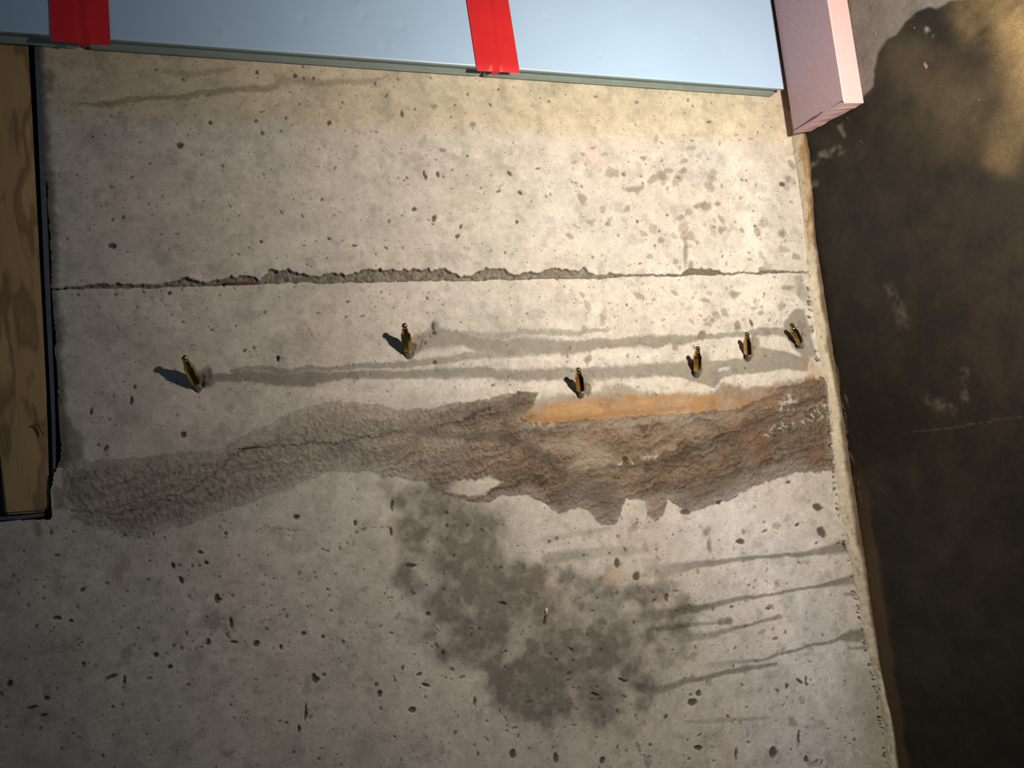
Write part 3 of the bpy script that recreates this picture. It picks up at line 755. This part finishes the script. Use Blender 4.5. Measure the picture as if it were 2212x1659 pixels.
hz = np.maximum(np.interp(fx2, EL[:, 0], EL[:, 2]), 0.0045) + 0.0012 * nb + 0.0010 * nb2
wy = np.maximum(-np.interp(fx2, ER[:, 0], ER[:, 1]), 0.010) + 0.0015 * nb + 0.0012 * nb2
ang = TT * math.pi / 2
nn = fbm(FXX * 130, TT * 4, 641, 3)
BY = 0.003 - (wy[:, None] + 0.003) * np.sin(ang) ** 0.9 - 0.0008 * nn
BZ = hz[:, None] * np.cos(ang) ** 0.8 + 0.0010 * nn * np.cos(ang) - 0.002 * TT ** 4
BC = np.empty(FXX.shape + (3,), np.float32)
BC[:] = (0.55, 0.50, 0.40)
bm_ = fbm(FXX * 40, TT * 2.5, 661, 4)
BC *= (1 + 0.22 * bm_)[..., None]
rust = sstep(0.30, 0.42, FXX) * (1 - sstep(0.56, 0.60, FXX)) * sstep(0.25, 0.6, TT + 0.3 * bm_)
BC = mix(BC, (0.31, 0.19, 0.085), np.clip(rust * (.85 + .8 * bm_), 0, 1))
BC = mix(BC, (0.15, 0.105, 0.06), sstep(0.72, 0.92, TT + 0.15 * bm_))
BC = mix(BC, (0.22, 0.19, 0.15), sstep(0.35, 0.55, fbm(FXX * 90, TT * 6, 681, 3)) * .7)
bidx = np.arange(FXX.size, dtype=np.int32).reshape(FXX.shape)
BQ = np.stack([bidx[:-1, :-1], bidx[1:, :-1], bidx[1:, 1:], bidx[:-1, 1:]], -1).reshape(-1, 4)
bead = link('trim_1', mesh_np('trim_1', np.stack([FXX, BY, BZ], -1).reshape(-1, 3), BQ, True,
            np.concatenate([BC, np.full(FXX.shape + (1,), .1)], -1).reshape(-1, 4)), M_FILLET)
tag(bead, 'thin cream mortar bead along the joint of wall and floor', 'mortar bead', kind='structure')

# ------------------------------------------------------------------ window: board, gaskets, reveal
win = empty('window_1', (0.0, 0, OPEN_Z))
tag(win, 'window opening edged by a pine board and dark gasket', 'window', kind='structure')
def child(o, root):
    o.parent = root
    o.matrix_parent_inverse = Matrix.Translation(root.location).inverted()
    return o

def slab(name, pts_front, y_front, y_back, mat, bev=0.0015, inset=None):
    bm = bmesh.new()
    prism(bm, [(p[0], y_front, p[1]) for p in pts_front], [(p[0], y_back, p[1]) for p in pts_front])
    if bev: bmesh.ops.bevel(bm, geom=bm.edges[:] , offset=bev, segments=2, affect='EDGES', clamp_overlap=True)
    return link(name, bm_mesh(name, bm, True, math.radians(40)), mat)

def wp(u, v, y=0.0):
    P = on_y(u, v, y); return (P[0], P[2])
yb_ = 0.004
child(slab('window_board', [wp(10, 1112, yb_), wp(99, 1106, yb_), wp(107, 1095, yb_), wp(100, 850, yb_), wp(82, 500, yb_), wp(66, 200, yb_), wp(60, 100, yb_), wp(52, -60, yb_), wp(-45, -60, yb_), wp(-28, 500, yb_), wp(-8, 900, yb_)], yb_, 0.045, M_WOOD, 0.003), win)
yg = 0.002
child(slab('gasket', [wp(120, 985, yg), wp(119, 1020, yg), wp(112, 1040, yg), wp(111, 900, yg), wp(96, 600, yg), wp(83, 300, yg), wp(74, 100, yg), wp(66, -40, yg), wp(78, -40, yg), wp(86, 100, yg), wp(95, 300, yg), wp(107, 600, yg), wp(119, 900, yg)], yg, 0.05, M_GASKET, 0.002), win)
child(slab('gasket', [wp(-20, 1118, yg), wp(40, 1114, yg), wp(95, 1108, yg), wp(97, 1116, yg), wp(50, 1122, yg), wp(-20, 1126, yg)], yg, 0.05, M_GASKET, 0.0015), win)
nail = sliver('bent_nail', [on_y(u, v, -0.002) for u, v in ((74, 918), (80, 915), (86, 921), (91, 930), (94, 940))], [.0012, .0016, .0016, .0014, .0008], M_NAIL, None)
child(nail, win)
bm = bmesh.new()
def quad(*p): bm.faces.new([bm.verts.new(q) for q in p])
zt, xr = 2.1, 1.3
x_, z_ = OPEN_X - 0.008, OPEN_Z - 0.008
quad((x_, -.0, z_), (xr, -.0, z_), (xr, .25, z_), (x_, .25, z_))
quad((x_, 0, z_), (x_, 0, zt), (x_, .25, zt), (x_, .25, z_))
quad((xr, 0, z_), (xr, 0, zt), (xr, .25, zt), (xr, .25, z_))
quad((x_, 0, zt), (xr, 0, zt), (xr, .25, zt), (x_, .25, zt))
rev = link('window_reveal', bm_mesh('window_reveal', bm), plain_mat('reveal_concrete', (0.30, 0.28, 0.25), .9, 0, .2, 60, .4))
child(rev, win)
pane = slab('window_pane', [(x_, z_), (xr, z_), (xr, zt), (x_, zt)], 0.20, 0.206, plain_mat('dark_pane', (0.03, 0.035, 0.04), .15, 0, .1, 20, 0), 0)
child(pane, win)

# ------------------------------------------------------------------ insulation boards
TH = 0.040
XE = 0.6640                                            # edge toward the bare concrete
JZ = [on_y(180, 108, -TH)[2], on_y(1058, 168, -TH)[2]]
ZBOT = 0.050
XFAR = 1.85
PROF = [(-TH, 0.0), (-0.0375, -0.0003), (-0.0345, 0.0), (-0.0335, 0.0006), (-0.0280, 0.0033), (-0.0215, 0.0064), (-0.0185, 0.0070), (-0.0168, 0.0058), (-0.0145, 0.0020), (-0.0120, 0.0), (-0.0090, -0.0006), (-0.0055, 0.0008), (-0.0015, 0.0030)]
DENTS = [(773, 10), (785, 35), (830, 105), (845, 95), (752, 127), (655, 40), (1505, 78), (1295, 118), (1390, 146), (1357, 8), (1180, 38), (868, 58), (480, 75)]

def board(z0, z1, label, gaptop, gapbot):
    root = empty('insulation_board', (XE, -TH / 2, z0))
    tag(root, label, 'insulation board', 'insulation boards on the wall')
    za, zb = z0 + gapbot, z1 - gaptop
    # facer sheet with small dents
    hx = 0.0035
    gx = np.concatenate([np.arange(XE, 0.92, hx), [1.0, 1.3, XFAR]]); gz = np.linspace(za, zb, max(3, int((zb - za) / hx)))
    GX, GZ = np.meshgrid(gx, gz)
    n_ = fbm(GX * 12, GZ * 12, 701, 3)
    GY = -TH - 0.0009 - 0.00022 * n_
    for i, (u, v) in enumerate(DENTS):
        P = on_y(u, v, -TH)
        GY = GY + (0.0011 if i % 3 else -0.0009) * np.exp(-(((GX - P[0]) / .0055) ** 2 + ((GZ - P[2]) / .0045) ** 2))
    ii = np.arange(GX.size, dtype=np.int32).reshape(GX.shape)
    q = np.stack([ii[:-1, :-1], ii[:-1, 1:], ii[1:, 1:], ii[1:, :-1]], -1).reshape(-1, 4)
    vf = np.stack([GX, GY, GZ], -1).reshape(-1, 3)
    vb = vf.copy(); vb[:, 1] = -TH + 0.0002
    n0 = len(vf)
    edge = np.concatenate([ii[0, :], ii[1:, -1], ii[-1, -2::-1], ii[-2:0:-1, 0]])
    nx_ = np.roll(edge, -1)
    qs = np.stack([edge, edge + n0, nx_ + n0, nx_], -1)
    me = mesh_np('facer', np.concatenate([vf, vb]), np.concatenate([q, q[:, ::-1] + n0, qs]), True)
    child(link('facer', me, M_FACER), root)
    # profiled edge strip: flutes and a rounded bead run the length of the board
    e = 0.006
    stations = [(za, .55), (za + e * .35, .85), (za + e, 1.0), (zb - e, 1.0), (zb - e * .35, .85), (zb, .55)]
    bm = bmesh.new(); rows = []
    for z_s, k in stations:
        off = (1 - k) * 0.012
        rows.append([bm.verts.new((XE + dx * k + (off if y > -0.031 else 0), y, z_s)) for y, dx in PROF] +
                    [bm.verts.new((XE + 0.02, -0.0015, z_s)), bm.verts.new((XE + 0.02, -TH + 0.0001, z_s))])
    n = len(rows[0])
    for a, b in zip(rows, rows[1:]):
        for j in range(n): bm.faces.new((a[j], a[(j + 1) % n], b[(j + 1) % n], b[j]))
    bm.faces.new(rows[0][::-1]); bm.faces.new(rows[-1])
    child(link('edge_strip', bm_mesh('edge_strip', bm, True, math.radians(70)), M_EDGE), root)
    bm = bmesh.new()
    prism(bm, [(XE + .0202, -TH + .0003, za + .001), (XFAR, -TH + .0003, za + .001), (XFAR, -.0015, za + .001), (XE + .0202, -.0015, za + .001)],
          [(XE + .0202, -TH + .0003, zb - .001), (XFAR, -TH + .0003, zb - .001), (XFAR, -.0015, zb - .001), (XE + .0202, -.0015, zb - .001)])
    child(link('foam_core', bm_mesh('foam_core', bm), M_CORE), root)
    return root

board(ZBOT, JZ[1], 'blue-white insulation board whose end meets the pink foam strip', 0.0015, 0.0)
board(JZ[1], JZ[0], 'blue-white insulation board between the two strips of red tape', 0.0045, 0.0018)
board(JZ[0], JZ[0] + 0.61, 'blue-white insulation board beyond the red tape beside the window board', 0.002, 0.0050)

# ------------------------------------------------------------------ red tape
def tape(px, crease, label, flap):
    """px: the corner pixels a,b at the board edge and c,d further out (picture top)"""
    yt = -TH - 0.0030
    (a, b, c, d) = [on_y(u, v, yt) for u, v in px]
    cr0, cr1 = [on_y(u, v, yt) for u, v in crease]
    L = 12.0
    root_pts = []
    NR, NC = 40, 25
    rows = []
    bm = bmesh.new()
    for i in range(NR):
        t = (i / (NR - 1)) * 5.0
        p0 = a + (c - a) * t; p1 = b + (d - b) * t; pc = cr0 + (cr1 - cr0) * t
        k = (pc[2] - p0[2]) / (p1[2] - p0[2])
        k = min(max(k, .2), .8)
        row = []
        for j in range(NC):
            s_ = j / (NC - 1)
            P = p0 + (p1 - p0) * s_
            dz = (s_ - k)
            sag = 0.0011 * math.exp(-(dz / .05) ** 2) - 0.0004 * math.exp(-((dz - .12) / .06) ** 2)
            wob = 0.0002 * math.sin(9 * s_ + 3 * t)
            row.append((P[0], P[1] + sag + wob, P[2]))
        rows.append(row)
    if flap:
        # a tongue of the tape folded into the joint
        f = []
        for j in range(NC):
            x, y, z = rows[0][j]
            k_ = math.exp(-(((j / (NC - 1)) - flap) / .07) ** 2)
            f.append((x - 0.0006 - 0.0008 * k_, y + 0.0002 + 0.0105 * k_, z))
        rows.insert(0, f)
    def put(dy): return [[bm.verts.new((x, y + dy, z)) for x, y, z in r] for r in rows]
    A_ = put(0.0); B_ = put(0.0003)
    n, m_ = len(rows), NC
    for i in range(n - 1):
        for j in range(m_ - 1):
            bm.faces.new((A_[i][j], A_[i][j + 1], A_[i + 1][j + 1], A_[i + 1][j]))
            bm.faces.new((B_[i][j], B_[i + 1][j], B_[i + 1][j + 1], B_[i][j + 1]))
    for i in range(n - 1):
        for j in (0, m_ - 1): bm.faces.new((A_[i][j], A_[i + 1][j], B_[i + 1][j], B_[i][j]))
    for j in range(m_ - 1):
        for i in (0, n - 1): bm.faces.new((A_[i][j], A_[i][j + 1], B_[i][j + 1], B_[i][j]))
    o = link('red_tape_strip', bm_mesh('red_tape_strip', bm, True, math.radians(60)), M_TAPE)
    tag(o, label, 'tape', 'red tape over the board joints')
    return o
tape([(110, 87), (239, 97), (107, 0), (234, 0)], [(178, 92), (168, 0)], 'strip of red tape over the board joint beside the wooden window board', .55)
tape([(1031, 152), (1123, 157), (1008, 0), (1098, 0)], [(1075, 155), (1058, 0)], 'strip of red tape over the board joint halfway down to the floor', .43)

# ------------------------------------------------------------------ pink foam strip on the floor
root = empty('pink_foam_strip', (0.60, -0.11, 0.0))
tag(root, 'offcut strip of pink foam lying on the floor against the boards', 'foam strip')
hp = 0.043
bl_ = on_z(1711, 290, hp); tr_ = on_z(1824, 223, hp)
fb2 = on_z(1866, 223, 0.0005)
yb0 = -TH - 0.0022
NS = 15
bm = bmesh.new()
def lerp(a, b, t): return a + (b - a) * t
rs = random.Random(3)
XP = 1.6
ts = [i / (NS - 1) * .985 for i in range(NS)] + [1.0]
cols = []
for i, t in enumerate(ts):
    zt_ = hp if i < NS else hp - .0022
    x_t, y_t = lerp(bl_[0], tr_[0], t), lerp(yb0, tr_[1], t)
    x_b, y_b = lerp(bl_[0] + .006, fb2[0], t) + rs.uniform(-.0012, .0012), lerp(yb0, fb2[1], t)
    cols.append(((x_t, y_t, zt_), (lerp(x_t, x_b, .5) - .0005 + rs.uniform(-.0006, .0006), lerp(y_t, y_b, .5), zt_ * .5), (x_b, y_b, .0006)))
E_ = [[bm.verts.new(p) for p in c] for c in cols]
Ff = [[bm.verts.new((XP, p[1], p[2])) for p in c] for c in cols]
for i in range(len(cols) - 1):
    for r_ in (0, 1):
        bm.faces.new((E_[i][r_], E_[i + 1][r_], E_[i + 1][r_ + 1], E_[i][r_ + 1]))
        bm.faces.new((Ff[i][r_], Ff[i][r_ + 1], Ff[i + 1][r_ + 1], Ff[i + 1][r_]))
    bm.faces.new((E_[i][0], Ff[i][0], Ff[i + 1][0], E_[i + 1][0]))
    bm.faces.new((E_[i][2], E_[i + 1][2], Ff[i + 1][2], Ff[i][2]))
for i in (0, -1):
    for r_ in (0, 1):
        bm.faces.new((E_[i][r_], E_[i][r_ + 1], Ff[i][r_ + 1], Ff[i][r_]))
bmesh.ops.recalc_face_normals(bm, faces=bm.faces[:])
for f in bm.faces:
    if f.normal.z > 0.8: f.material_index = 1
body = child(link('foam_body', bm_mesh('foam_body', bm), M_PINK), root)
body.data.materials.append(M_PINKTOP)
# pencil/marker line along the cut
pen = [(1712, 283, .0006), (1722, 277, .0011), (1738, 267, .0014), (1752, 258, .0022), (1759, 254, .0026), (1766, 250, .0016), (1777, 241, .0010)]
pen2 = [(1796, 231, .0004), (1810, 223, .0005), (1819, 218, .0012), (1823, 222, .0010)]
bm = bmesh.new()
for L_ in (pen, pen2):
    prev = None
    for u, v, w in L_:
        P = on_z(u, v, hp + .0003)
        a = bm.verts.new((P[0] + w, P[1], P[2])); b = bm.verts.new((P[0] - w, P[1], P[2]))
        c_ = bm.verts.new((P[0] + w, P[1], hp - .0004)); d_ = bm.verts.new((P[0] - w, P[1], hp - .0004))
        if prev:
            bm.faces.new((prev[0], a, b, prev[1])); bm.faces.new((prev[0], prev[2], c_, a)); bm.faces.new((prev[1], b, d_, prev[3]))
        else:
            bm.faces.new((a, b, d_, c_))
        prev = (a, b, c_, d_)
    bm.faces.new((prev[0], prev[2], prev[3], prev[1]))
child(link('marker_line', bm_mesh('marker_line', bm), M_PEN), root)

# ------------------------------------------------------------------ brass injection packers
def packer(base_px, tip_px, label, twist=0.0, tail=0.012, collar=True):
    bp = on_y(*base_px)
    best = None
    for k in np.linspace(0.01, 0.1, 600):
        P = on_y(tip_px[0], tip_px[1], -k)
        e_ = abs((P[0] - bp[0]) - k)
        if best is None or e_ < best[0]: best = (e_, P)
    tp = best[1]
    ax = Vector(tp - bp); L = ax.length; ax.normalize()
    root = empty('injection_packer', tuple(bp))
    tag(root, label, 'injection packer', 'brass packers along the crack')
    o = Vector(bp)
    R_ = 0.0078
    # rubber and metal collar at the drill hole
    bm = bmesh.new()
    lathe(bm, [(-tail, .0056), (-.001, .0058), (.004, .0062), (.0075, .0064), (.0085, .0052)], 18, (o, ax))
    child(link('collar', bm_mesh('collar', bm, True, math.radians(40)), M_COLLAR), root)
    # hexagonal barrel with a chamfered shoulder
    s_ = ax.orthogonal().normalized(); t_ = ax.cross(s_)
    bm = bmesh.new()
    rings = []
    hb0, hb1 = .0085, L * .66
    for h_, r_, n_ in ((hb0, R_ * .82, 0), (hb0 + .0012, R_, 0), (hb1, R_, 0), (hb1 + .0045, R_ * .74, 0)):
        rings.append([bm.verts.new(o + ax * h_ + (s_ * math.cos(twist + math.pi / 3 * i) + t_ * math.sin(twist + math.pi / 3 * i)) * r_) for i in range(6)])
    for a, b in zip(rings, rings[1:]):
        for i in range(6): bm.faces.new((a[i], a[(i + 1) % 6], b[(i + 1) % 6], b[i]))
    bm.faces.new(rings[0][::-1]); bm.faces.new(rings[-1])
    bmesh.ops.bevel(bm, geom=bm.edges[:], offset=.0004, segments=2, affect='EDGES', clamp_overlap=True)
    child(link('hex_barrel', bm_mesh('hex_barrel', bm, True, math.radians(25)), M_BRASS), root)
    # round neck, then the grease nipple with its ball head
    bm = bmesh.new()
    h1 = hb1 + .0040
    lathe(bm, [(h1, .0056), (h1 + .002, .0054), (L * .84, .0046), (L * .85, .0036), (L * .885, .0033)], 16, (o, ax))
    child(link('neck', bm_mesh('neck', bm, True, math.radians(40)), M_BRASS), root)
    bm = bmesh.new()
    lathe(bm, [(L * .88, .0033), (L * .90, .0041), (L * .935, .0047), (L * .965, .0044), (L * .99, .0036), (L, .0029), (L - .0010, .0024)], 16, (o, ax))
    nip = child(link('nipple', bm_mesh('nipple', bm, True, math.radians(50)), M_STEEL), root)
    bm = bmesh.new()
    lathe(bm, [(L - .0016, .0026), (L - .0006, .0024), (L - .0003, .0012)], 10, (o, ax))
    hl = link('ball_valve', bm_mesh('ball_valve', bm, True), M_HOLE)
    hl.parent = nip
    return root
LBL = ['brass injection packer closest to the window board, tilted, farthest from floor',
       'brass injection packer second from the window board, on the pale wall',
       'brass injection packer just above the ochre stain, third from the window board',
       'brass injection packer third from the floor, between pale wet streaks',
       'brass injection packer second from the floor, below a thin wet streak',
       'brass injection packer closest to the floor, leaning sideways in a wet patch']
for i, (b_, t_p) in enumerate(PACK):
    packer(b_, t_p, LBL[i], twist=0.2 + 0.37 * i)

# ------------------------------------------------------------------ splinters and crumbs
def splinter(pts, rad, lab):
    P = [Vector(p) for p in pts]
    o = sliver('wood_splinter', P, rad, M_SPLINT, None, 5)
    tag(o, lab, 'splinter')
    return o
splinter([on_y(942, 1350, -.0008), on_y(945, 1354, -.0014), on_y(948, 1359, -.0014), on_y(951, 1362, -.0006)], [.0008, .0015, .0014, .0008], 'tiny pale splinter on the damp concrete, nearer the window side')
splinter([on_y(1182, 1314, -.0006), on_y(1180, 1319, -.003), on_y(1180, 1325, -.002), on_y(1178, 1334, .001)], [.0022, .0030, .0014, .0008], 'pale wood plug with a dark slot in the damp patch')
bm = bmesh.new()
rc = random.Random(12)
def crumb_mesh(seed):
    bm = bmesh.new(); bmesh.ops.create_icosphere(bm, subdivisions=1, radius=1.0)
    r = random.Random(seed)
    for v in bm.verts: v.co *= r.uniform(.65, 1.15)
    for v in bm.verts: v.co.z *= .6
    me = bm_mesh('crumb', bm); me.materials.append(M_CRUMB); return me
bm.free()
CM = [crumb_mesh(i) for i in range(3)]
for i, (u, v, r) in enumerate(((1893, 72, 3.2), (1880, 62, 2.5), (1888, 88, 2.4), (1905, 90, 2.0), (1940, 30, 2.4), (1922, 28, 2.0), (1868, 128, 2.2), (1874, 145, 2.0), (1912, 55, 1.8), (1832, 255, 1.8), (1860, 305, 1.5), (2115, 215, 1.4), (1976, 60, 1.8))):
    P = on_z(u, v, 0)
    o = bpy.data.objects.new('mortar_crumb', CM[i % 3]); COL.objects.link(o)
    rr = r * .00085
    o.location = (P[0], P[1], rr * .35); o.scale = (rr, rr, rr); o.rotation_euler = (0, 0, rc.uniform(0, 6))
    tag(o, 'tiny pale mortar crumb lying on the concrete floor', 'crumb', 'mortar crumbs on the floor')
P = on_z(2001, 142, 0)
me = crumb_mesh(7); me.materials[0] = M_CHIP
o = link('stone_chip', me); o.location = (P[0], P[1], .0022); o.scale = (.011, .0040, .005); o.rotation_euler = (0, 0, .15)
tag(o, 'small brown stone chip stuck on the dark wet floor', 'stone chip')
